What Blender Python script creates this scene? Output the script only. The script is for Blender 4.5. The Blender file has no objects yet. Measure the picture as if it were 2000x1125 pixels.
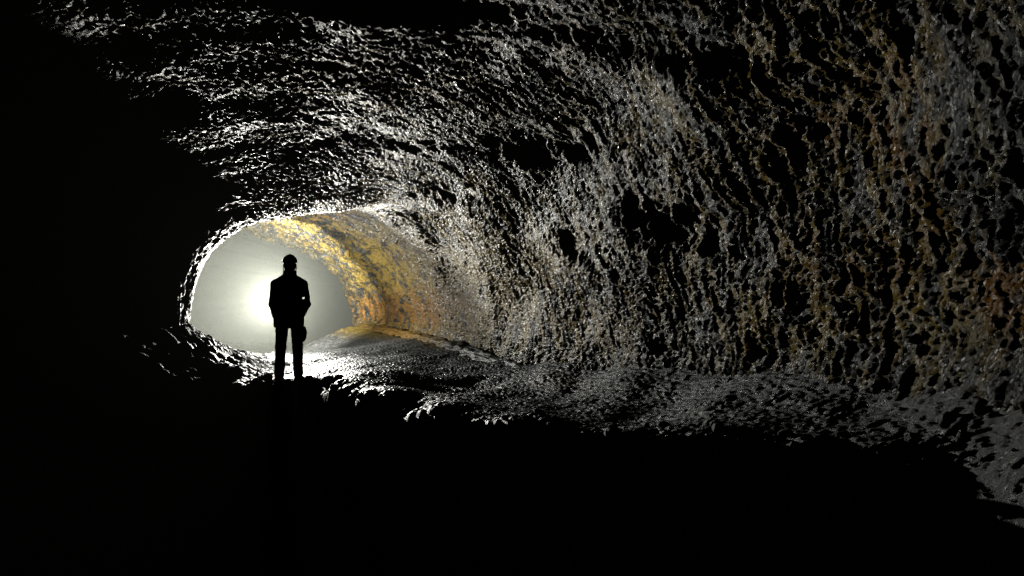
import bpy, math
import numpy as np
from mathutils import Vector, Matrix

# ------------------------------------------------------------------ camera, world, light, exposure
scene = bpy.context.scene
col = scene.collection
F_PX, CX, CY = 1333.0, 1000.0, 562.5           # focal length and centre in pixels of a 2000 x 1125 frame
cam_d = bpy.data.cameras.new('camera')
cam_d.sensor_width = 36.0
cam_d.lens = 36.0 * F_PX / 2000.0
cam_d.clip_start, cam_d.clip_end = 0.05, 200.0
cam = bpy.data.objects.new('camera', cam_d)
cam.location = (0, 0, 0)
cam.rotation_euler = (math.radians(90), 0, 0)
col.objects.link(cam)
scene.camera = cam

world = bpy.data.worlds.new('World')
scene.world = world
world.use_nodes = True
world.node_tree.nodes['Background'].inputs[0].default_value = (0, 0, 0, 1)   # underground: no sky, no sun
world.node_tree.nodes['Background'].inputs[1].default_value = 0.0

LAMP = Vector((-4.505, 13.2, -0.29))
LAMP_COLOR = (1.0, 0.985, 0.91)
beam_d = bpy.data.lights.new('lamp_beam', 'SPOT')        # the lamp's reflector throws most light along the tube, towards the viewer
beam_d.energy = 1750.0
beam_d.color = LAMP_COLOR
beam_d.shadow_soft_size = 0.04
beam_d.spot_size = math.radians(75)
beam_d.spot_blend = 1.0
beam = bpy.data.objects.new('lamp_beam', beam_d)
beam.location = LAMP
beam.rotation_euler = Vector((0.40, -0.90, 0.19)).to_track_quat('-Z', 'Y').to_euler()
col.objects.link(beam)
back_d = bpy.data.lights.new('mist_fill_beam', 'SPOT')    # unseen spot added to brighten the mist of the chamber behind
back_d.energy = 8000.0
back_d.color = LAMP_COLOR
back_d.shadow_soft_size = 0.04
back_d.spot_size = math.radians(120)
back_d.spot_blend = 1.0
back = bpy.data.objects.new('mist_fill_beam', back_d)
back.location = LAMP
back.rotation_euler = Vector((-0.64, 0.76, 0.10)).to_track_quat('-Z', 'Y').to_euler()
col.objects.link(back)
spill_d = bpy.data.lights.new('lamp_spill', 'POINT')     # the lamp's bare bulb spills a little all round
spill_d.energy = 310.0
spill_d.color = LAMP_COLOR
spill_d.shadow_soft_size = 0.04
spill = bpy.data.objects.new('lamp_spill', spill_d)
spill.location = LAMP
col.objects.link(spill)

scene.view_settings.view_transform = 'Standard'
scene.view_settings.look = 'None'
scene.view_settings.exposure = 0.0
scene.view_settings.gamma = 1.0
scene.render.engine = 'CYCLES'
scene.cycles.use_denoising = True
scene.cycles.denoiser = 'OPENIMAGEDENOISE'
scene.cycles.max_bounces = 4
scene.cycles.diffuse_bounces = 0
scene.cycles.glossy_bounces = 0
scene.cycles.volume_bounces = 0
scene.cycles.use_adaptive_sampling = False
scene.cycles.caustics_reflective = False
scene.cycles.sample_clamp_indirect = 4.0

# ------------------------------------------------------------------ numpy noise
_rng = np.random.RandomState(7)
_PERM = _rng.permutation(4096).astype(np.int32)
_ang = _rng.rand(4096) * 2 * np.pi
_GX, _GY = np.cos(_ang).astype(np.float32), np.sin(_ang).astype(np.float32)
_RA, _RB = _rng.rand(4096).astype(np.float32), _rng.rand(4096).astype(np.float32)


def _hash(ix, iy, seed):
    return _PERM[(_PERM[(ix + seed * 131) & 4095] + iy + seed * 57) & 4095]


def n2(x, y, seed=0):
    """gradient noise, about -1..1"""
    x = np.asarray(x, np.float32); y = np.asarray(y, np.float32)
    fx, fy = np.floor(x), np.floor(y)
    ix, iy = fx.astype(np.int32), fy.astype(np.int32)
    fx, fy = x - fx, y - fy
    u = fx * fx * fx * (fx * (fx * 6 - 15) + 10)
    v = fy * fy * fy * (fy * (fy * 6 - 15) + 10)

    def g(dx, dy):
        h = _hash(ix + dx, iy + dy, seed)
        return _GX[h] * (fx - dx) + _GY[h] * (fy - dy)
    a = g(0, 0); b = g(1, 0); c = g(0, 1); d = g(1, 1)
    a = a + u * (b - a); c = c + u * (d - c)
    return (a + v * (c - a)) * 1.5


def fbm(x, y, o=4, seed=0, gain=0.5, lac=2.03):
    r, a = 0, 1.0
    for k in range(o):
        r = r + a * n2(x, y, seed + k)
        x, y, a = x * lac, y * lac, a * gain
    return r


def ridged(x, y, o=3, seed=0, gain=0.5):
    r, a, w = 0, 1.0, 0
    for k in range(o):
        v = 1 - np.abs(n2(x, y, seed + k))
        r = r + a * v * v
        w += a
        x, y, a = x * 2.1, y * 2.1, a * gain
    return r / w


def worley(x, y, seed=0):
    """distance to nearest and second nearest feature point"""
    x = np.asarray(x, np.float32); y = np.asarray(y, np.float32)
    ix, iy = np.floor(x).astype(np.int32), np.floor(y).astype(np.int32)
    f1 = np.full(x.shape, 9, np.float32); f2 = f1.copy()
    for dx in (-1, 0, 1):
        for dy in (-1, 0, 1):
            h = _hash(ix + dx, iy + dy, seed)
            d = np.hypot(ix + dx + _RA[h] - x, iy + dy + _RB[h] - y)
            f2 = np.minimum(f2, np.maximum(f1, d))
            f1 = np.minimum(f1, d)
    return f1, f2


def smooth(a, b, x):
    t = np.clip((x - a) / (b - a), 0, 1)
    return t * t * (3 - 2 * t)


def curve(y, pts):
    """smooth (monotone-ish Catmull-Rom) interpolation through (y, value) points"""
    pts = sorted(pts)
    px = np.array([p[0] for p in pts], float); py = np.array([p[1] for p in pts], float)
    m = np.gradient(py, px)
    y = np.clip(np.asarray(y, float), px[0], px[-1])
    i = np.clip(np.searchsorted(px, y) - 1, 0, len(px) - 2)
    h = px[i + 1] - px[i]
    t = (y - px[i]) / h
    return ((2*t**3 - 3*t**2 + 1) * py[i] + (t**3 - 2*t**2 + t) * h * m[i]
            + (-2*t**3 + 3*t**2) * py[i + 1] + (t**3 - t**2) * h * m[i + 1])


# ------------------------------------------------------------------ node materials
def new_mat(name):
    m = bpy.data.materials.new(name)
    m.use_nodes = True
    nt = m.node_tree
    return m, nt, nt.nodes['Principled BSDF']


def plain(name, rgb, rough=0.6, var=0.25, scale=30.0, metal=0.0, bump=0.15, spec=0.5):
    m, nt, b = new_mat(name)
    N, L = nt.nodes, nt.links
    tc = N.new('ShaderNodeTexCoord')
    nz = N.new('ShaderNodeTexNoise'); nz.inputs['Scale'].default_value = scale; nz.inputs['Detail'].default_value = 6
    L.new(tc.outputs['Object'], nz.inputs['Vector'])
    cr = N.new('ShaderNodeValToRGB')
    cr.color_ramp.elements[0].color = tuple(c * (1 - var) for c in rgb) + (1,)
    cr.color_ramp.elements[1].color = tuple(min(1, c * (1 + var)) for c in rgb) + (1,)
    cr.color_ramp.elements[0].position, cr.color_ramp.elements[1].position = 0.3, 0.7
    L.new(nz.outputs['Fac'], cr.inputs['Fac'])
    L.new(cr.outputs['Color'], b.inputs['Base Color'])
    bp = N.new('ShaderNodeBump'); bp.inputs['Strength'].default_value = bump; bp.inputs['Distance'].default_value = 0.01
    L.new(nz.outputs['Fac'], bp.inputs['Height']); L.new(bp.outputs['Normal'], b.inputs['Normal'])
    b.inputs['Roughness'].default_value = rough
    b.inputs['Metallic'].default_value = metal
    b.inputs['Specular IOR Level'].default_value = spec
    return m


def rock_mat(name, dark, pale, rough=(0.25, 0.6), fine=0.012, bump=0.6, use_attr=True):
    m, nt, b = new_mat(name)
    N, L = nt.nodes, nt.links
    tc = N.new('ShaderNodeTexCoord')

    def noise(scale, detail=6, rgh=0.6):
        n = N.new('ShaderNodeTexNoise'); n.inputs['Scale'].default_value = scale
        n.inputs['Detail'].default_value = detail; n.inputs['Roughness'].default_value = rgh
        L.new(tc.outputs['Object'], n.inputs['Vector']); return n

    def ramp(src, p0, p1, c0=(0, 0, 0), c1=(1, 1, 1)):
        r = N.new('ShaderNodeValToRGB')
        r.color_ramp.elements[0].position, r.color_ramp.elements[1].position = p0, p1
        r.color_ramp.elements[0].color = tuple(c0) + (1,); r.color_ramp.elements[1].color = tuple(c1) + (1,)
        L.new(src, r.inputs['Fac']); return r

    def mix(fac, a, bb):
        x = N.new('ShaderNodeMix'); x.data_type = 'RGBA'
        for s, v in ((x.inputs[0], fac), (x.inputs[6], a), (x.inputs[7], bb)):
            if isinstance(v, (tuple, float)):
                s.default_value = v if isinstance(v, float) else tuple(v) + (1,)
            else:
                L.new(v, s)
        return x.outputs[2]
    grain = noise(55, 5)
    base = ramp(grain.outputs['Fac'], 0.35, 0.72, dark, pale).outputs['Color']
    if use_attr:
        at = N.new('ShaderNodeAttribute'); at.attribute_name = 'stain_light'       # x ochre, y orange, z pale crust with painted sheen and floor light
        sep = N.new('ShaderNodeSeparateColor'); L.new(at.outputs['Color'], sep.inputs[0])
        patch = noise(9, 6, 0.65)

        def masked(ch, p0, p1):
            mm = N.new('ShaderNodeMath'); mm.operation = 'MULTIPLY_ADD'
            L.new(patch.outputs['Fac'], mm.inputs[0]); mm.inputs[1].default_value = 0.8
            L.new(sep.outputs[ch], mm.inputs[2])
            return ramp(mm.outputs[0], p0, p1).outputs['Color']
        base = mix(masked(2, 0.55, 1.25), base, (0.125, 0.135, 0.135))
        base = mix(masked(0, 0.52, 1.10), base, (0.36, 0.245, 0.045))
        base = mix(masked(1, 0.55, 1.10), base, (0.36, 0.17, 0.030))
    L.new(base, b.inputs['Base Color'])
    rr = ramp(noise(23, 4).outputs['Fac'], 0.35, 0.7, (rough[0],) * 3, (rough[1],) * 3)
    L.new(rr.outputs['Color'], b.inputs['Roughness'])
    b.inputs['Specular IOR Level'].default_value = 0.7
    h = noise(60, 8, 0.75)
    bp = N.new('ShaderNodeBump'); bp.inputs['Strength'].default_value = bump; bp.inputs['Distance'].default_value = fine
    L.new(h.outputs['Fac'], bp.inputs['Height']); L.new(bp.outputs['Normal'], b.inputs['Normal'])
    return m


M_WALL = rock_mat('lava_rock_wall', (0.012, 0.012, 0.0115), (0.055, 0.053, 0.048), rough=(0.20, 0.52), fine=0.03, bump=0.85)
M_FLOOR = rock_mat('lava_rock_floor', (0.060, 0.060, 0.060), (0.26, 0.26, 0.25), rough=(0.22, 0.6), fine=0.02, bump=0.8)
M_ROCK = rock_mat('loose_lava_rock', (0.020, 0.019, 0.018), (0.060, 0.056, 0.050), use_attr=False, rough=(0.4, 0.75))


# ------------------------------------------------------------------ mesh helpers
def mesh_from(name, V, Q, mat, parent=None, smooth_shade=True, tri=False):
    me = bpy.data.meshes.new(name)
    V = np.ascontiguousarray(V, np.float32); Q = np.ascontiguousarray(Q, np.int32)
    k = Q.shape[1]
    me.vertices.add(len(V)); me.vertices.foreach_set('co', V.ravel())
    me.loops.add(Q.size); me.loops.foreach_set('vertex_index', Q.ravel())
    me.polygons.add(len(Q))
    me.polygons.foreach_set('loop_start', np.arange(0, Q.size, k, dtype=np.int32))
    me.polygons.foreach_set('loop_total', np.full(len(Q), k, np.int32))
    me.polygons.foreach_set('use_smooth', np.full(len(Q), smooth_shade, bool))
    me.update(calc_edges=True); me.validate()
    me.materials.append(mat)
    o = bpy.data.objects.new(name, me)
    col.objects.link(o)
    if parent: o.parent = parent
    return o


def grid_quads(nu, nv):
    i = np.arange(nu - 1)[:, None] * nv + np.arange(nv - 1)[None]
    return np.stack([i, i + 1, i + nv + 1, i + nv], -1).reshape(-1, 4)


def add_stain_light(o, S):
    a = o.data.attributes.new('stain_light', 'FLOAT_COLOR', 'POINT')
    S = np.concatenate([S, np.ones((len(S), 1))], 1).astype(np.float32)
    a.data.foreach_set('color', np.clip(S, 0, 1).ravel())


def tag(o, label, cat=None, group=None, kind=None):
    o['label'] = label
    if cat: o['category'] = cat
    if group: o['group'] = group
    if kind: o['kind'] = kind
    return o


def px_of(V):
    return CX + F_PX * V[..., 0] / V[..., 1], CY - F_PX * V[..., 2] / V[..., 1]


# ------------------------------------------------------------------ plan and sections of the lava tube
XR = [(-6, 3.0), (-1, 2.7), (1, 2.5), (3, 2.15), (4.2, 1.87), (5.4, 1.5), (6.9, 0.93), (9.2, 0.0), (12.5, -1.26),
      (16, -2.64), (18.5, -3.68), (20.8, -4.8), (21.6, -4.9), (22.3, -4.2), (24, -1.5), (28, 1.5), (38, 0)]
XL = [(-6, -6.0), (2, -6.8), (6, -7.0), (7.5, -6.7), (8.7, -6.0), (9.6, -5.35), (10.3, -5.02), (10.65, -5.08), (11.0, -5.9), (11.6, -6.7), (13, -8.2), (15, -11),
      (20, -17), (28, -20), (38, -18)]
ZC = [(-6, 3.4), (2, 3.4), (4.5, 3.05), (5.6, 2.78), (6.0, 2.62), (6.5, 2.46), (7, 2.29), (7.5, 2.13), (8, 1.96), (8.5, 1.80), (9, 1.63), (9.5, 1.44),
      (10.05, 1.24), (10.55, 1.12), (10.9, 1.20), (11.4, 1.45), (12.5, 1.72), (14, 1.95), (16, 2.15), (21, 2.6), (23, 3.5), (28, 4.5), (38, 4.0)]
ZB = [(-6, -.5), (2, -.35), (3, -.37), (4.2, -.48), (5.4, -.60), (6.9, -.73), (8.2, -.84), (9.2, -.87), (12.5, -.85), (16, -.93), (21, -.96), (24, -1.2), (38, -1.4)]

NF = 1180
fine = np.linspace(0, 1, NF)                           # stations stand closer where the wall is nearer to the camera
ys = np.concatenate([np.linspace(-5, 1.9, 50, endpoint=False), 1.9 + 20.3 * (fine * 0.55 + 0.45 * fine ** 2), np.linspace(22.35, 38, 60)])
NU = len(ys)
# arch parameter: 0 = left base ... 1 = right base
vl = np.linspace(0, 0.42, 110, endpoint=False)
vr = np.linspace(0.42, 1, 620)
v = np.concatenate([vl, vr]); NV = len(v)
xr, xl, zc, zb = (curve(ys, c)[:, None] for c in (XR, XL, ZC, ZB))
th = math.pi * (1 - v)[None, :]
side = smooth(0.40, 0.72, v)[None]                      # 0 on the left of the arch, 1 on the right
ex = 2 / (2.35 + 0.95 * np.exp(-((ys - 10.4) / 1.3) ** 2)[:, None] * (1 - side))      # on the left the neck is squarer than the rest
ZC2 = [p for p in ZC if p[0] <= 8.5] + [(9.5, 1.62), (10.6, 1.50), (12.5, 1.48), (16, 1.72), (21, 2.25)] + [p for p in ZC if p[0] >= 23]
zc = zc * (1 - side) + curve(ys, ZC2)[:, None] * side  # the lip of the neck dies out towards the right wall
cs, sn = np.cos(th), np.sin(th)
xm, hw = (xl + xr) / 2, (xr - xl) / 2
FOOT = 0.30
zb = zb - FOOT                                         # the rock goes on below the line where the floor meets it
zbl = zb - 0.1
zbase = zbl + (zb - zbl) * smooth(0.35, 0.65, v)[None]
# keep arch spacing even: reparametrise the superellipse by arc length
X = xm + hw * np.sign(cs) * np.abs(cs) ** ex
Z = zbase + (zc - zbase) * np.abs(sn) ** ex
d = np.hypot(np.diff(X, axis=1), np.diff(Z, axis=1))
S0 = np.concatenate([np.zeros((NU, 1)), np.cumsum(d, 1)], 1)
for r in range(NU):
    tgt = np.concatenate([np.linspace(0, .40, 110, endpoint=False), np.linspace(.40, 1, 620)]) * S0[r, -1]
    X[r] = np.interp(tgt, S0[r], X[r]); Z[r] = np.interp(tgt, S0[r], Z[r])
    S0[r] = tgt
s = S0[:, -1:] - S0 - FOOT                                    # distance up the wall from the right base
plan = np.hypot(np.gradient(ys), np.gradient(xr[:, 0]))
t = np.repeat(np.cumsum(plan)[:, None], NV, 1)          # distance along the wall
Y = np.repeat(ys[:, None], NV, 1)
P = np.stack([X, Y, Z], -1)
dU = np.gradient(P, axis=0); dV = np.gradient(P, axis=1)
Nn = np.cross(dU, dV); Nn /= np.linalg.norm(Nn, axis=-1, keepdims=True) + 1e-9
cen = np.stack([np.repeat(xm, NV, 1), Y, np.full_like(Y, 0.3)], -1)
Nn *= np.sign(((cen - P) * Nn).sum(-1, keepdims=True))  # points into the tube
PX, PY = px_of(np.where(Y[..., None] > 1, P, np.array([0, 1, 9.0])))

ceil = smooth(2.0, 4.2, s)                              # 0 on the wall, 1 on the ceiling
left = smooth(0.30, 0.18, (S0 / S0[:, -1:]))
T, Sv = t.astype(np.float32), s.astype(np.float32)


def blob(cx, cy, rx, ry, rot=0):
    """soft patch round the place on the rock that lies in this direction"""
    c, sn_ = math.cos(rot), math.sin(rot)
    dx, dy = PX - cx, PY - cy
    return np.exp(-(((dx * c + dy * sn_) / rx) ** 2 + ((-dx * sn_ + dy * c) / ry) ** 2)) * (Y > 2)


# big shapes
D = 0.14 * fbm(T / 2.3, Sv / 1.7, 3, 11) * (1 - 0.85 * ceil)
wob = fbm(T / 1.1 + 9, Sv / 1.3, 3, 15)
wob2 = fbm(T / .22, Sv / .22, 3, 17)
for (cx, cy, rx, ry, rot, dep) in ((1050, 295, 130, 38, .12, .085), (1335, 435, 110, 48, .45, .11), (890, 385, 90, 22, .10, .11), (1130, 470, 60, 30, .6, .07),
                                   (830, 425, 60, 12, .1, .06), (1250, 80, 260, 40, .14, .08), (820, 15, 260, 26, .05, .12), (1680, 610, 60, 40, 0, .05),
                                   (640, 128, 50, 10, .1, .04), (720, 275, 200, 24, .10, .06)):
    b = blob(cx, cy, rx, ry, rot)
    D -= dep * smooth(0.1, 0.95, b * (1 + .6 * wob + .6 * wob2))
# cross waves of the ceiling
D += ceil * 0.028 * fbm(T / 0.55, Sv / 1.6, 2, 21)
# ribs and drips: long down the wall, short along it
wT = T + 0.07 * fbm(T / 0.40, Sv / 0.4, 2, 31) + 0.028 * fbm(T / 0.09, Sv / 0.10, 2, 35)
wS = Sv + 0.07 * fbm(T / 0.3 + 5, Sv / 0.3, 2, 33)
amp = 0.55 + 0.75 * smooth(-.5, .6, fbm(T / 1.4, Sv / 1.0, 2, 37))
big = ridged(wT / 0.17, wS / 0.60, 1, 41)
mid = ridged(wT / 0.070, wS / 0.20, 1, 43)
f1, f2 = worley(wT / 0.085, wS / 0.165, 45)
net = 1 - smooth(0.0, 0.42, f2 - f1)                    # net of thin standing ribs between pockets
small = ridged(wT / 0.029, wS / 0.080, 2, 47, .7)
wall_rel = 0.024 * (big - .6) + 0.016 * (mid - .6) + 0.008 * net + 0.034 * (small - .5)
g1, g2 = worley(wT / 0.060, wS / 0.085, 51)
ceil_rel = 0.014 * (ridged(wT / 0.13, wS / 0.18, 1, 53) - .5) + 0.028 * (1 - smooth(0, .75, g1)) + 0.016 * (small - .5)
D += amp * (wall_rel * (1 - ceil) + ceil_rel * ceil) * (1 + 1.1 * smooth(11, 16, Y) + .45 * np.exp(-((Y - 9.5) / 2.5) ** 2) * (1 - ceil))
D += 0.017 * (ridged(wT / 0.024, wS / 0.032, 2, 57) - .5) * (.5 + smooth(-.4, .6, n2(T / .2, Sv / .3, 59)))
# shallow undercut along the foot of the wall
D -= 0.035 * np.exp(-((s - 0.10) / 0.07) ** 2) * (0.6 + 0.6 * n2(T / 0.4, Sv * 0, 61))
D *= (1 - 0.5 * left)
D += (.10 * fbm(T / .8, Sv / .7, 3, 65) + .10 * (ridged(wT / .33, wS / .9, 2, 67) - .5) + .085 * (ridged(wT / .12, wS / .42, 2, 69, .6) - .5)) * smooth(11, 15, Y)
far = smooth(21.2, 22.6, Y)
D = D * (1 - far) + far * 0.25 * fbm(T / 1.5, Sv / 1.5, 3, 63)
P = P + Nn * D[..., None]

# mineral stains: ochre and orange patches, pale crust on the standing ribs, ceiling sheen painted in
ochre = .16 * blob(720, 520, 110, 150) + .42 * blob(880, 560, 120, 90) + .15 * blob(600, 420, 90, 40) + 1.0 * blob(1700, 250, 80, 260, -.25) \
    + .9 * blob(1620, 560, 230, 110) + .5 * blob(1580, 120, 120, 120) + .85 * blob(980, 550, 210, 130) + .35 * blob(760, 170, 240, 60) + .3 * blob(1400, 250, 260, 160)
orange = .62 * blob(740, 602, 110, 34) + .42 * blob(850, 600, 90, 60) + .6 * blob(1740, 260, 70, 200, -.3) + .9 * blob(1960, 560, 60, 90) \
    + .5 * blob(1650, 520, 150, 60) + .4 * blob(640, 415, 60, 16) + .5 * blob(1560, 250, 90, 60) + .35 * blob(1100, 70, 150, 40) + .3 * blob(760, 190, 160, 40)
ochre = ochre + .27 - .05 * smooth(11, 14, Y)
brk = smooth(-.45, .45, fbm(wT / .16, wS / .50, 4, 71, .7))
crust_sheen = 0.55 * smooth(.3, .9, net + .4 * (mid - .5)) + .25 * smooth(-.2, .6, fbm(T / .7, Sv / .9, 2, 75)) + .35 * blob(1950, 150, 90, 150) + .7 * blob(620, 80, 230, 30, .12) + .3 * blob(900, 120, 140, 30)  # the pale ceiling streak paints in a wet sheen
crust_sheen = crust_sheen * (1 - .35 * smooth(10.5, 13, Y)) * (1 - .7 * np.exp(-((Y - 9.5) / 2.8) ** 2))  # thinned mid-wall to darken rock the beam lights too strongly
stain_light = np.stack([ochre * (.2 + .95 * brk), orange * (.2 + .95 * brk), crust_sheen], -1)

# skirt below the foot on both sides so that rock and floor meet underground
lo = P[:, :1].copy(); lo[..., 2] -= 1.6; lo[..., 0] -= 0.25
ro = P[:, -1:].copy(); ro[..., 2] -= 1.2; ro[..., 0] += 0.35
P = np.concatenate([lo, P, ro], 1); stain_light = np.concatenate([stain_light[:, :1], stain_light, stain_light[:, -1:]], 1)
NV += 2
cutA = 1 + 75                                           # left wall | ceiling
cutB = int(np.argmax((s[len(s) // 2] < 3.0))) + 1       # ceiling | right wall


def piece(name, a, b, label):
    sub = P[:, a:b + 1]
    o = mesh_from(name, sub.reshape(-1, 3), grid_quads(NU, b + 1 - a), M_WALL)
    add_stain_light(o, stain_light[:, a:b + 1].reshape(-1, 3))
    return tag(o, label, kind='structure')


piece('cave_wall_left', 0, cutA, 'black unlit left wall of the lava tube, narrowing to a neck beside the glow')
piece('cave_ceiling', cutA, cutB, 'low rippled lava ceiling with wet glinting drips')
piece('cave_wall_right', cutB, NV - 1, 'ribbed dark lava wall stained ochre and orange, raked by the lamp')


def end_cap(name, row, off, label):
    ring = P[row]
    c = np.array([[ring[:, 0].mean(), ring[0, 1] + off, -0.2]])
    V = np.concatenate([ring, c])
    n = len(ring)
    Q = np.stack([np.arange(n), (np.arange(n) + 1) % n, np.full(n, n)], -1)
    o = mesh_from(name, V, Q, M_WALL)
    add_stain_light(o, np.zeros((len(V), 3)))
    return tag(o, label, kind='structure')


end_cap('cave_wall_back', NU - 1, 2.0, 'rock closing the misty chamber far behind the lamp')
end_cap('cave_wall_front', 0, -2.0, 'rock of the dark tube behind the viewer')

# ------------------------------------------------------------------ floor
CTRL = []


def cp(px, py, yy):
    CTRL.append(((px - CX) / F_PX * yy, yy, (CY - py) / F_PX * yy))


# the crest on which the person stands, running to the right foreground
CREST = [(480, 738, 9.3), (545, 744, 9.2), (590, 750, 9.0), (640, 760, 8.0), (700, 771, 7.0), (850, 796, 5.5), (1000, 810, 4.6), (1200, 845, 3.9), (1350, 855, 3.65), (1500, 868, 3.4), (1700, 930, 2.95), (2000, 1060, 2.35), (2400, 1180, 1.8)]
for c in CREST: cp(*c)
# lit floor behind the crest and the slope up to the wall
for c in ((565, 737, 9.8), (560, 710, 11), (600, 690, 13), (690, 655, 20), (760, 668, 15), (560, 702, 17), (450, 725, 16), (700, 705, 10.5), (850, 720, 9.4), (950, 762, 7.8), (870, 672, 12),
          (1000, 705, 9.1), (1120, 712, 7.4), (1250, 714, 6.3), (1500, 722, 4.65), (1900, 745, 3.15), (1120, 770, 6.7), (1350, 775, 5.15), (1700, 805, 3.6), (1900, 850, 2.95), (2300, 800, 2.3),
          (820, 770, 7.6), (1000, 788, 6.4)):
    cp(*c)
LED = [(690, 630, 19.5), (740, 637, 17), (800, 648, 14.5), (870, 664, 12), (950, 690, 9.9), (1020, 715, 8.7), (1080, 735, 7.8), (1140, 752, 7.2), (1210, 775, 6.5)]
for c in LED[:5]: cp(c[0], c[1] + 9, c[2])
# dark slope in front of the crest
CTRL += [(-2.9, 8.3, -1.85), (-2.4, 7.0, -2.2), (-1.9, 5.8, -2.2), (-1.0, 4.7, -1.75), (-0.3, 3.9, -1.5), (0.3, 3.2, -1.4), (0.85, 2.7, -1.4), (1.2, 2.2, -1.4), (1.3, 1.5, -1.4),
         (-3, 6.2, -2.75), (-2.2, 4.5, -2.6), (-1, 3.4, -2.1), (0, 2.2, -1.8), (1, 1.0, -1.7), (-3, 3, -2.6), (0, 0, -1.8), (-4, 0, -2.3), (1.6, 0, -1.4), (2.5, 1.0, -.4), (2.75, -2, -.6), (0, -4, -1.9), (-5, -4, -2.0),
         (-1.15, 6.5, -1.15), (-.3, 5.5, -1.00), (.3, 4.8, -.95), (.9, 4.3, -.92)]
# talus against the left wall
CTRL += [(-4.30, 9.5, -1.18), (-4.6, 8.9, -1.10), (-4.75, 8.2, -.95), (-5.5, 8.0, -.45), (-6.3, 7.5, -.1), (-5.0, 7.0, -1.3), (-4.2, 7.6, -1.6), (-4.4, 6, -2.3), (-6.8, 5.5, -.9), (-6.8, 2.5, -1.4), (-6, -2, -1.5),
         (-4.65, 10.5, -.78), (-5.1, 10.5, -.5), (-5.3, 11.5, -.9), (-4.3, 10.6, -1.06), (-3.95, 10.7, -1.26), (-6.5, 13.5, -1.2), (-11, 18, -2.5), (-6, 24, -3.0), (-1, 25, -2.6), (-5, 32, -3.0), (0, 34, -3.0), (-12, 34, -3.0), (-17, 26, -3.0)]
C3 = np.array(CTRL)


def _tps(r2):
    return r2 * np.log(r2 + 1e-9)


_K = _tps(((C3[:, None, :2] - C3[None, :, :2]) ** 2).sum(-1)) + np.eye(len(C3)) * 0.05
_Pm = np.c_[np.ones(len(C3)), C3[:, :2]]
_A = np.block([[_K, _Pm], [_Pm.T, np.zeros((3, 3))]])
_W = np.linalg.solve(_A, np.r_[C3[:, 2], 0, 0, 0])


_crx = np.array([(c[0] - CX) / F_PX * c[2] for c in CREST]); _cry = np.array([c[2] for c in CREST])


def floor_base(x, y):
    x = np.asarray(x, float); y = np.asarray(y, float)
    z = _W[-3] + _W[-2] * x + _W[-1] * y
    for k in range(len(C3)):
        z = z + _W[k] * _tps((x - C3[k, 0]) ** 2 + (y - C3[k, 1]) ** 2)
    # the crest breaks off steeply towards the viewer
    left_of = np.interp(-y, -_cry, _crx) - x
    return z - 1.3 * smooth(-0.06, 0.16, left_of) * smooth(9.05, 8.0, y)




def floor_rel(x, y):
    wx = x + .03 * n2(x / .12, y / .12, 81); wy = y + .03 * n2(x / .12, y / .12, 82)
    a1, a2 = worley(wx / .05, wy / .05, 83)
    b1, b2 = worley(wx / .28, wy / .28, 85)
    xc = np.interp(-y, -_cry, _crx)                    # x of the crest at this depth
    rub = (smooth(.4, 0.0, x - xc) * smooth(-1.2, -.3, x - xc)) * (y < 10.5) + smooth(0.2, -1.0, x - xc) * .8
    rub = rub * (.3 + .7 * smooth(2.5, 6.5, y))
    rub = np.clip(rub, 0, 1) * (1 - .75 * smooth(-.12, .02, xc - x) * smooth(8.8, 7.6, y))
    c1, c2 = worley(wx / .024, wy / .024, 84)
    r = .011 * (1 - smooth(0, .8, a1)) * (.5 + smooth(-.3, .5, n2(x / .3, y / .3, 86))) + .008 * (1 - smooth(0, .8, c1)) + .009 * fbm(x / .035, y / .035, 2, 87) + .03 * fbm(x / .6, y / .6, 2, 89)
    r = r + rub * (.06 * (1 - smooth(.0, .7, b1)) + .05 * fbm(x / .16, y / .16, 3, 91) - .06)
    return r


fy = np.concatenate([np.linspace(-5, 2.2, 50, endpoint=False), 2.2 + 19.8 * (np.linspace(0, 1, 900) * .36 + .64 * np.linspace(0, 1, 900) ** 2), np.linspace(22.2, 38, 50)])
fw = np.interp(np.linspace(0, 1, 470), [0, .35, .6, 1], [1.6, 1.6, .75, .6]); fv = np.cumsum(fw) - fw[0]; fv /= fv[-1]
fl, fr = curve(fy, XL)[:, None] - .7, curve(fy, XR)[:, None] + .45
FX = fl + (fr - fl) * fv[None]
FY = np.repeat(fy[:, None], len(fv), 1)
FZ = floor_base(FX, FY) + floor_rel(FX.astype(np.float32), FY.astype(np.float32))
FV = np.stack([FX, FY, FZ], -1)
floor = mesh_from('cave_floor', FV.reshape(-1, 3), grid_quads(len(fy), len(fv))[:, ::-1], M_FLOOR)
fpx, fpy = px_of(np.where(FY[..., None] > 1, FV, np.array([0, 1, 9.0])))


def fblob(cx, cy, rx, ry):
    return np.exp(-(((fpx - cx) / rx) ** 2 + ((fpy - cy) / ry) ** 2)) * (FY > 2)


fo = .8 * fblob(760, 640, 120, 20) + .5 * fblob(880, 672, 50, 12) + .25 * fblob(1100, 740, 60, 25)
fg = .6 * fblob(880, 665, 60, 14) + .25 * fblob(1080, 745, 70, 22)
fc = .35 * smooth(-.3, .6, fbm(FX / .5, FY / .5, 3, 95)) + .5 * fblob(980, 705, 70, 22) + .75 * fblob(1350, 765, 330, 70) + .8 * fblob(1800, 850, 170, 100) + .3 * fblob(660, 720, 120, 40)  # pale patches on the bank stand in for weak lamp light
add_stain_light(floor, np.stack([fo, fg, fc], -1).reshape(-1, 3))
tag(floor, 'uneven lava floor, lit behind a dark rubble crest', kind='structure')


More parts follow.
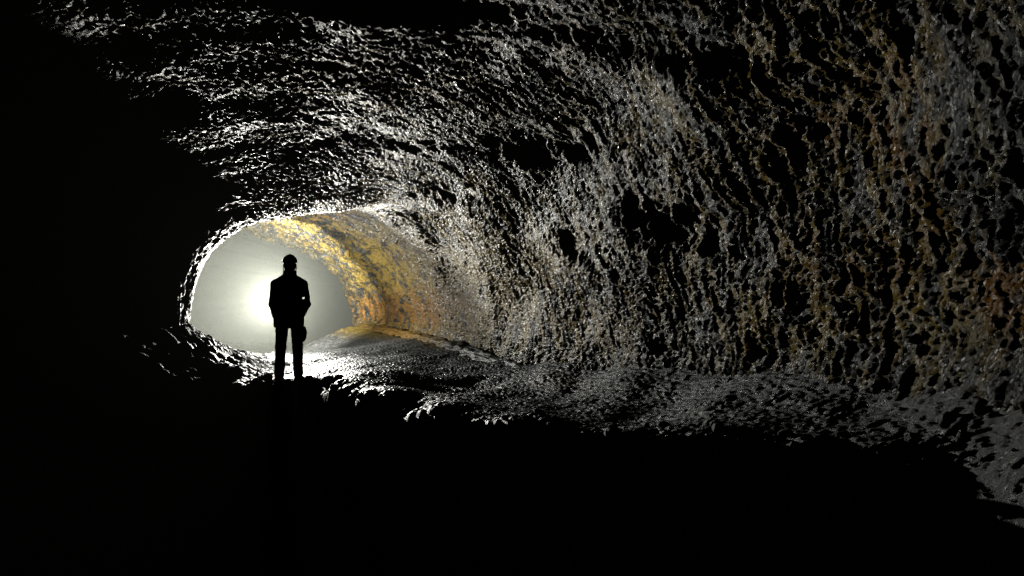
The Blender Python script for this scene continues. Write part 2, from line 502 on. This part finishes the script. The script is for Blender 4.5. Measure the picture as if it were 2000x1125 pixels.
# smooth ledge of lava that runs along the foot of the bank
ly = np.linspace(6.5, 19.5, 520)
lx = curve(ly, [(c[2], (c[0] - CX) / F_PX * c[2]) for c in LED]); lz = curve(ly, [(c[2], (CY - c[1]) / F_PX * c[2]) for c in LED])
la = np.linspace(-.5, math.pi + .5, 40)
lr = (.12 + .04 * fbm(ly / .9, ly * 0, 3, 121)) * smooth(7.0, 9.0, ly) * smooth(19.5, 17.5, ly)
LT, LA = np.meshgrid(ly, la, indexing='ij')
rad = lr[:, None] * (1 + .28 * fbm(LT / .22, LA / .7, 3, 123)) + .016 * (ridged(LT / .06, LA / .25, 2, 125) - .5)
LV = np.stack([lx[:, None] + rad * np.cos(LA) * 1.5, LT, lz[:, None] - .085 + rad * np.sin(LA) * .8], -1)
ledge = mesh_from('lava_ledge', LV.reshape(-1, 3), grid_quads(len(ly), len(la)), M_FLOOR)
lpx = (CX + F_PX * LV[..., 0] / LV[..., 1])
lgold = .5 * np.exp(-((lpx - 760) / 130) ** 2) + .3 * np.exp(-((lpx - 1100) / 40) ** 2)
lpale = .25 + .7 * np.exp(-((lpx - 990) / 90) ** 2) * smooth(-.3, .4, fbm(LT / .4, LA / .9, 2, 127))
add_stain_light(ledge, np.stack([lgold, .8 * lgold, lpale], -1).reshape(-1, 3))
tag(ledge, 'smooth rounded lava ledge, pale and gold, curving along the foot of the lit wall', kind='structure')


def ground(x, y):
    return float(floor_base(x, y) + floor_rel(np.float32([x]), np.float32([y]))[0])


# ------------------------------------------------------------------ signed-distance modelling for figure, rocks and small things
class Field:
    def __init__(self, lo, hi, h):
        self.lo, self.h = np.array(lo, float), h
        ax = [np.arange(lo[i], hi[i] + h, h, dtype=np.float32) for i in range(3)]
        self.x, self.y, self.z = np.meshgrid(*ax, indexing='ij', sparse=True)
        self.shape = tuple(len(a) for a in ax)

    def cap(self, a, b, ra, rb, sy=1.0):
        """tapered capsule; sy > 1 flattens it front to back"""
        a, b = np.array(a, np.float32), np.array(b, np.float32)
        d = b - a
        px, py, pz = self.x - a[0], (self.y - a[1]), self.z - a[2]
        h = np.clip((px * d[0] + py * d[1] + pz * d[2]) / float(d @ d + 1e-12), 0, 1)
        return np.sqrt((px - h * d[0]) ** 2 + ((py - h * d[1]) * sy) ** 2 + (pz - h * d[2]) ** 2) - (ra + (rb - ra) * h)

    def ell(self, c, r):
        q = np.sqrt(((self.x - c[0]) / r[0]) ** 2 + ((self.y - c[1]) / r[1]) ** 2 + ((self.z - c[2]) / r[2]) ** 2)
        return (q - 1) * min(r)

    def box(self, c, r, rd):
        q = [np.abs(g - c[i]) - (r[i] - rd) for i, g in enumerate((self.x, self.y, self.z))]
        o = np.sqrt(sum(np.maximum(k, 0) ** 2 for k in q)) + np.minimum(np.maximum(np.maximum(q[0], q[1]), q[2]), 0)
        return o - rd

    def loft(self, rows):
        """upright body with elliptic sections: rows of (z, x half, y half, y centre)"""
        rows = sorted(rows); zs = [r[0] for r in rows]
        w, dd, yc = (np.interp(self.z, zs, [r[k] for r in rows]) for k in (1, 2, 3))
        q = np.sqrt((self.x / w) ** 2 + ((self.y - yc) / dd) ** 2)
        f = (q - 1) * np.minimum(w, dd)
        return np.maximum(f, np.maximum(zs[0] - self.z, self.z - zs[-1]))


def smin(a, b, k):
    h = np.clip(.5 + .5 * (b - a) / k, 0, 1)
    return b + (a - b) * h - k * h * (1 - h)


def union(items, k):
    r = items[0]
    for i in items[1:]: r = smin(r, i, k)
    return r


def surface(F, f, keep=None):
    """surface nets: quads round every grid edge whose ends differ in sign"""
    f = np.broadcast_to(f, F.shape).astype(np.float32)
    neg = f < 0
    nx, ny, nz = (n - 1 for n in F.shape)
    acc = np.zeros((nx, ny, nz, 3), np.float32); cnt = np.zeros((nx, ny, nz), np.float32)
    cor = [(i, j, k) for i in (0, 1) for j in (0, 1) for k in (0, 1)]

    def sub(a, c): return a[c[0]:c[0] + nx, c[1]:c[1] + ny, c[2]:c[2] + nz]
    for c in cor:
        for ax in range(3):
            if c[ax]: continue
            e = list(c); e[ax] = 1
            fa, fb = sub(f, c), sub(f, e)
            m = sub(neg, c) != sub(neg, e)
            tt = np.where(m, fa / np.where(m, fa - fb, 1), 0)
            for q in range(3):
                acc[..., q] += m * (c[q] + (tt if q == ax else 0))
            cnt += m
    on = cnt > 0
    idx = np.full(on.shape, -1, np.int64); idx[on] = np.arange(on.sum())
    ijk = np.argwhere(on)
    V = (ijk + acc[on] / cnt[on][:, None]) * F.h + F.lo
    Q = []
    for ax in range(3):
        b, c = [(1, 2), (2, 0), (0, 1)][ax]
        sl = [slice(None)] * 3; sl2 = [slice(None)] * 3
        sl[ax] = slice(0, -1); sl2[ax] = slice(1, None)
        A, B = neg[tuple(sl)], neg[tuple(sl2)]
        e = np.argwhere(A != B)
        ok = (e[:, b] > 0) & (e[:, c] > 0) & (e[:, b] < neg.shape[b] - 1) & (e[:, c] < neg.shape[c] - 1)
        e = e[ok]
        flip = A[tuple(e.T)]
        ob, oc = np.zeros(3, int), np.zeros(3, int); ob[b] = 1; oc[c] = 1
        q = np.stack([idx[tuple((e - ob - oc).T)], idx[tuple((e - oc).T)], idx[tuple(e.T)], idx[tuple((e - ob).T)]], -1)
        q[~flip] = q[~flip][:, ::-1]
        Q.append(q)
    return V, np.concatenate(Q)


def sdf_obj(name, F, f, mat, parent=None):
    V, Q = surface(F, f)
    return mesh_from(name, V, Q, mat, parent)


def n3(F, sc, seed):
    """cheap solid noise from three planar slices"""
    s_ = F.shape
    X3, Y3, Z3 = (np.broadcast_to(g, s_) for g in (F.x, F.y, F.z))
    return (n2(X3 / sc + .7 * Y3 / sc, Z3 / sc, seed) + n2(Y3 / sc + 3.3, Z3 / sc - .6 * X3 / sc, seed + 1)) * .6


# ------------------------------------------------------------------ the person
M_SKIN = plain('skin', (0.42, 0.26, 0.19), .55, .12, 40, bump=.05)
M_JACKET = plain('jacket_cloth', (0.020, 0.020, 0.024), .8, .3, 60)
M_TROUSER = plain('trouser_cloth', (0.16, 0.135, 0.10), .85, .25, 70)
M_BOOT = plain('boot_leather', (0.030, 0.024, 0.018), .55, .3, 40)
M_HELMET = plain('helmet_shell', (0.16, 0.14, 0.07), .65, .15, 12, bump=.05)
M_BLACK = plain('black_plastic', (0.016, 0.016, 0.017), .45, .2, 30)
M_POUCH = plain('pouch_fabric', (0.022, 0.024, 0.020), .8, .3, 70)
M_LENS = plain('lamp_lens', (0.55, 0.57, 0.58), .12, .05, 20, bump=.02)
M_METAL = plain('dark_metal', (0.05, 0.05, 0.052), .35, .2, 30, metal=.8)

PERSON = Vector((-3.02, 9.26, 0))
person = bpy.data.objects.new('person', None)
col.objects.link(person)
PERSON.z = -1.30
person.location = PERSON
person.rotation_euler = (0, 0, math.atan2(-PERSON.x, PERSON.y))      # faces the viewer
tag(person, 'person in helmet, dark jacket and boots standing on the crest, black against the glow', 'person')

F = Field((-.36, -.30, -.04), (.36, .24, 1.80), .0075)
HEAD = (0.006, -.015, 1.605)
legs = ((-1, (-.088, 0, .86), (-.112, -.012, .50), (-.130, .030, .07)), (1, (.088, 0, .86), (.106, -.028, .50), (.116, -.010, .045)))
arms = ((-1, (-.174, .012, 1.345), (-.212, .045, 1.085), (-.172, -.110, .935)), (1, (.178, .012, 1.335), (.222, .050, 1.08), (.158, -.115, .945)))


def hand(sd, w):
    """palm, four fingers of unequal length resting on the thigh, thumb off the side of the palm"""
    wx, wy, wz = w
    items = [F.cap((wx, wy, wz), (wx - sd * .008, wy - .012, wz - .075), .029, .034, 1.0)]
    pal = F.box((wx - sd * .008, wy - .010, wz - .062), (.040, .017, .045), .014)
    items.append(pal)
    for k, ln in enumerate((.066, .076, .070, .054)):
        bx = wx - sd * .008 + sd * (-.030 + .0205 * k)
        a = (bx, wy - .012, wz - .102); b = (bx - sd * .002, wy - .018, wz - .102 - ln * .55); c = (bx - sd * .003, wy - .004, wz - .102 - ln)
        items += [F.cap(a, b, .0095, .009), F.cap(b, c, .009, .0078)]
    ta = (wx - sd * .036, wy - .008, wz - .040); tb = (wx - sd * .056, wy - .016, wz - .072); tc_ = (wx - sd * .054, wy - .014, wz - .100)
    items += [F.cap(ta, tb, .012, .0105), F.cap(tb, tc_, .0105, .0085)]
    return union(items, .006)


hx, hy, hz = HEAD
skull = F.ell((hx, hy + .012, hz + .018), (.077, .096, .098))
jaw = F.ell((hx, hy - .018, hz - .055), (.060, .072, .068))
head = smin(skull, jaw, .035)
head = smin(head, F.cap((hx, hy - .100, hz + .010), (hx, hy - .118, hz - .022), .010, .015), .012)      # nose
head = smin(head, F.cap((hx - .045, hy - .082, hz + .022), (hx + .045, hy - .082, hz + .022), .012, .012), .015)   # brow
for sd in (-1, 1):
    head = -smin(-head, F.ell((hx + sd * .031, hy - .100, hz + .003), (.017, .012, .010)), .008)        # eye sockets
    head = smin(head, F.ell((hx + sd * .031, hy - .083, hz + .003), (.012, .011, .010)), .003)          # eyes
    head = smin(head, F.ell((hx + sd * .080, hy + .012, hz - .006), (.010, .020, .032)), .008)          # ears
head = smin(head, F.ell((hx, hy - .094, hz - .052), (.026, .010, .007)), .006)                          # lips
head = -smin(-head, F.ell((hx, hy - .104, hz - .052), (.022, .006, .002)), .003)
torso_rows = [(.80, .150, .10, .01), (.92, .155, .105, .01), (1.04, .145, .10, .012), (1.20, .162, .110, .012), (1.32, .175, .108, .012), (1.40, .150, .085, .012), (1.455, .07, .06, .008)]
body = smin(head, F.cap((hx, .015, 1.42), (hx, .004, 1.56), .062, .056), .02)
body = smin(body, F.loft(torso_rows), .03)
for sd, a, b, c in arms:
    body = smin(body, F.cap(a, b, .052, .042), .03)
    body = smin(body, F.cap(b, c, .042, .030), .012)
    body = np.minimum(body, smin(body, hand(sd, c), .006))
for sd, a, b, c in legs:
    body = smin(body, F.cap(a, b, .082, .056), .02)
    body = smin(body, F.cap(b, c, .056, .040), .02)
    body = smin(body, F.cap((c[0], c[1], c[2] - .02), (c[0] + sd * .02, c[1] - .15, c[2] - .055), .038, .030), .02)
gap = .0140 - np.hypot(F.x - .180, F.z - 1.162) + 0 * F.y                     # daylight at the crook of the arm
sdf_obj('body', F, np.maximum(body, gap), M_SKIN, person)

fold = n3(F, .085, 101)
fold2 = n3(F, .04, 105)
jk_rows = [(.875, .178, .128, .005), (.93, .180, .135, .003), (1.05, .168, .132, .006), (1.16, .166, .136, .008), (1.28, .185, .132, .01), (1.36, .170, .108, .012), (1.43, .115, .090, .012), (1.475, .080, .078, .006)]
jk = F.loft(jk_rows)
for sd, a, b, c in arms:
    jk = smin(jk, F.cap(a, b, .068, .058), .045)
    jk = smin(jk, F.cap(b, c, .059, .046), .014)
for sd in (-1, 1):
    jk = smin(jk, F.cap((sd * .05, .008, 1.435), (sd * .172, .010, 1.350), .062, .062), .03)
jk = jk + .006 * fold + .003 * fold2
jk = np.maximum(jk, 1.0 - 0 * jk - 0.0 + (0 - F.z) - 0.122)                                             # hem
jk = -np.minimum(-jk, F.cap((hx, .004, 1.44), (hx, -.004, 1.62), .070, .080))                           # collar opening
jk = np.maximum(jk, gap)
jacket = sdf_obj('jacket', F, jk, M_JACKET, person)
col_f = np.maximum(np.abs(F.cap((hx, .008, 1.43), (hx, .000, 1.56), .082, .080)) - .009, np.maximum(1.44 - F.z, F.z - 1.535 - .15 * F.y))
sdf_obj('collar', F, col_f, M_JACKET, jacket)
for sd, a, b, c in arms:
    d3 = Vector(c) - Vector(b); d3.normalize()
    p0 = Vector(c) - d3 * .03; p1 = Vector(c) + d3 * .002
    sdf_obj('cuff', F, np.maximum(F.cap(p0, p1, .049, .049) + .002 * fold2, 0 * F.x - 1), M_JACKET, jacket)

tr = F.loft([(.76, .150, .105, .005), (.84, .170, .118, .005), (.93, .168, .118, .005)])
for sd, a, b, c in legs:
    tr = smin(tr, F.cap(a, b, .088, .071), .02 if sd < 0 else .02)
    tr = smin(tr, F.cap(b, (c[0], c[1], .13), .069, .064), .02)
tr = tr + .006 * fold + .004 * fold2
tr = np.maximum(tr, .095 - F.z)
tr = -smin(-tr, F.cap((.0, 0, .30), (.003, 0, .735), .040, .012, .3), .01)                              # between the legs
trousers = sdf_obj('trousers', F, tr, M_TROUSER, person)
sdf_obj('belt', F, np.maximum(np.abs(F.loft([(.85, .176, .124, .005), (.91, .176, .124, .005)]) - 0) - .006, np.abs(F.z - .885) - .02), M_BLACK, trousers)

for sd, a, b, c in legs:
    bt = F.cap((c[0], c[1] + .005, .17), (c[0], c[1] + .005, .07), .060, .056)
    bt = smin(bt, F.cap((c[0], c[1] + .015, .045), (c[0] + sd * .03, c[1] - .165, .030), .055, .045), .03)
    bt = np.maximum(bt, (c[2] - .062) - F.z) + .003 * fold2
    boot = sdf_obj('boot', F, np.maximum(bt, F.z - .205), M_BOOT, person)
    so = smin(F.cap((c[0], c[1] + .015, .02), (c[0] + sd * .03, c[1] - .165, .02), .060, .052), F.cap((c[0], c[1] + .02, .02), (c[0], c[1], .02), .058, .058), .02)
    so = np.maximum(so, np.maximum((c[2] - .080) - F.z, F.z - (c[2] - .045)))
    sdf_obj('sole', F, so, M_BLACK, boot)

dome = F.ell((hx, hy + .010, hz + .040), (.097, .118, .112))
rim = np.maximum(np.abs(F.z - (hz + .040)) - .005, np.sqrt(((F.x - hx) / .096) ** 2 + ((F.y - hy - .004) / .130) ** 2) * .1 - .1)
shell = np.maximum(np.maximum(dome, -F.ell((hx, hy + .010, hz + .036), (.088, .109, .103))), hz + .036 - F.z)
ridge = np.maximum(F.ell((hx, hy + .01, hz + .042), (.030, .121, .116)), hz + .06 - F.z)
helmet = sdf_obj('helmet', F, smin(np.maximum(smin(shell, rim, .006), -F.ell((hx, hy + .010, hz + .030), (.086, .107, .100))), np.maximum(ridge, -dome - .012), .006), M_HELMET, person)
hl = F.box((hx, hy - .122, hz + .078), (.026, .020, .018), .007)
headlamp = sdf_obj('headlamp', F, hl, M_BLACK, helmet)
Ff = Field((hx - .04, hy - .17, hz + .04), (hx + .04, hy - .12, hz + .12), .002)
sdf_obj('headlamp_lens', Ff, np.maximum(np.hypot(Ff.x - hx, Ff.z - hz - .078) - .013, np.abs(Ff.y - (hy - .143)) - .004), M_LENS, helmet)
band = np.maximum(np.abs(F.ell((hx, hy + .010, hz + .040), (.099, .120, .114))) - .004, np.abs(F.z - (hz + .078)) - .009)
sdf_obj('headlamp_strap', F, band, M_BLACK, helmet)
st = np.maximum(np.abs(F.ell((hx, hy - .004, hz - .02), (.084, .070, .112))) - .005, np.maximum(np.abs(F.y - hy - .004 - .3 * (F.z - hz)) - .009, F.z - hz - .04))
sdf_obj('chin_strap', F, st, M_BLACK, helmet)

pch = F.ell((.176, -.020, .672), (.050, .078, .108)) + .003 * fold2
pouch = sdf_obj('pouch', F, pch, M_POUCH, person)
sdf_obj('pouch_flap', F, np.maximum(F.ell((.177, -.020, .676), (.054, .082, .110)), -(F.z - .690)), M_BLACK, pouch)
sdf_obj('pouch_strap', F, union([F.cap((.178, -.05, .76), (.172, -.05, .885), .008, .008), F.cap((.178, .02, .76), (.172, .02, .885), .008, .008)], .003), M_BLACK, pouch)

# ------------------------------------------------------------------ the lamp on its stand, behind the person
stand = bpy.data.objects.new('lamp_stand', None)
col.objects.link(stand)
gz = ground(LAMP.x, LAMP.y)
stand.location = (LAMP.x, LAMP.y, gz)
tag(stand, 'slim black stand carrying the bright lamp, hidden in the glow behind the person', 'lamp stand')
H = LAMP.z - gz
F = Field((-.30, -.30, -.06), (.30, .30, H + .02), .009)
sdf_obj('pole', F, F.cap((0, 0, .15), (0, 0, H - .13), .012, .010), M_METAL, stand)
for k in range(3):
    a = k * 2.094 + .5
    sdf_obj('leg', F, F.cap((0, 0, .30), (.13 * math.cos(a), .13 * math.sin(a), -.02), .010, .009), M_METAL, stand)
hd = np.maximum(np.hypot(F.x, F.y) - (.035 + .25 * np.maximum(0, F.z - (H - .12))), np.abs(F.z - (H - .10)) - .035)
sdf_obj('lamp_head', F, hd, M_BLACK, stand)

# ------------------------------------------------------------------ loose rocks along the crest and on the talus
rr = np.random.RandomState(3)


def rock_mesh(seed):
    F = Field((-1.3, -1.3, -1.3), (1.3, 1.3, 1.3), .13)
    r = np.random.RandomState(seed)
    f = F.ell((0, 0, 0), (1, .85, .75)) + .16 * n3(F, .9, seed) + .10 * n3(F, .4, seed + 9)
    for k in range(9):
        n = r.normal(size=3); n /= np.linalg.norm(n)
        f = np.maximum(f, n[0] * F.x + n[1] * F.y + n[2] * F.z - r.uniform(.62, .88))
    f = f + .05 * n3(F, .22, seed + 20)
    V, Q = surface(F, f)
    o = mesh_from('lava_rock', V, Q, M_ROCK, smooth_shade=False)
    me = o.data
    bpy.data.objects.remove(o)
    return me


ROCKS = [rock_mesh(200 + k * 31) for k in range(6)]


def rock(px, yy, size, label, group=None, flat=1.0, sink=.3, dx=0):
    x = (px - CX) / F_PX * yy + dx
    o = bpy.data.objects.new('lava_rock', ROCKS[rr.randint(6)])
    o.scale = (size * rr.uniform(.85, 1.25), size * rr.uniform(.85, 1.25), size * flat)
    o.rotation_euler = (rr.uniform(-.5, .5), rr.uniform(-.5, .5), rr.uniform(0, 6.3))
    o.location = (x, yy, ground(x, yy) + size * flat * (.75 - 2 * sink * .75))
    col.objects.link(o)
    return tag(o, label, 'rock', group)


rock(455, 9.7, .15, 'squarish black lava rock standing up left of the person, under the neck of the glow', flat=1.15, sink=.2)
rock(432, 9.75, .13, 'lower black lava rock leaning against the squarish rock left of the person', flat=.9)
rock(604, 9.05, .085, 'jagged dark lava rock beside the boot on the pouch side')
rock(522, 9.25, .085, 'dark lava rock beside the boot on the side away from the pouch')
rock(640, 8.8, .08, 'pointed dark lava rock on the crest just right of the person', flat=1.2)
rock(662, 8.6, .06, 'small dark lava rock next right of the pointed rock on the crest')
for k in range(26):
    q = rr.uniform(0, 1)
    px = 680 + 900 * q ** 1.3
    i = np.interp(px, [c[0] for c in CREST], [c[2] for c in CREST]) + rr.uniform(0, .3)
    rock(px, i, rr.uniform(.022, .045), 'small dark lava rock lying on the unlit rubble crest right of the person', 'small rocks along the rubble crest', flat=rr.uniform(.6, 1))
for k in range(22):
    px = rr.uniform(260, 510)
    i = rr.uniform(8.2, 9.5)
    rock(px, i, rr.uniform(.04, .09), 'small dark lava rock on the dim talus left of the person', 'small rocks on the left talus', flat=rr.uniform(.6, 1))

# ------------------------------------------------------------------ roots hanging from the ceiling
M_ROOT = plain('root', (0.34, 0.17, 0.05), .7, .3, 60)
PXd, PYd = px_of(np.where(P[..., 1:2] > 2, P, np.array([0, 1, 9.0])))
for (px, py, ln, label) in ((678, 284, .16, 'thin orange root hanging from the ceiling above the person, the left of two'),
                            (752, 268, .24, 'longer thin brown root hanging from the ceiling, the right of two')):
    k = np.argmin((PXd - px) ** 2 + (PYd - py) ** 2)
    p = P.reshape(-1, 3)[k]
    F = Field((-.05, -.05, -ln - .03), (.05, .05, .06), .004)
    f = union([F.cap((0, 0, .04), (.004, .003, -ln * .5), .006, .005), F.cap((.004, .003, -ln * .5), (-.003, 0, -ln), .005, .003)], .004)
    o = sdf_obj('hanging_root', F, f, M_ROOT)
    o.location = p
    tag(o, label, 'root')

# ------------------------------------------------------------------ damp air
hv = np.array([[x, y, z] for x in (-24, 8) for y in (-8, 42) for z in (-5, 6)], float)
hq = np.array([[0, 1, 3, 2], [4, 6, 7, 5], [0, 4, 5, 1], [2, 3, 7, 6], [0, 2, 6, 4], [1, 5, 7, 3]])
hm = bpy.data.materials.new('damp_air')
hm.use_nodes = True
nt = hm.node_tree
nt.nodes.remove(nt.nodes['Principled BSDF'])
pv = nt.nodes.new('ShaderNodeVolumePrincipled')
pv.inputs['Color'].default_value = (0.92, 0.96, 0.85, 1)
pv.inputs['Density'].default_value = 0.0039
pv.inputs['Anisotropy'].default_value = -0.5
nt.links.new(pv.outputs[0], nt.nodes['Material Output'].inputs['Volume'])
haze = mesh_from('haze', hv, hq, hm, smooth_shade=False)
tag(haze, 'thin mist hanging in the tube, glowing round the lamp', kind='stuff')
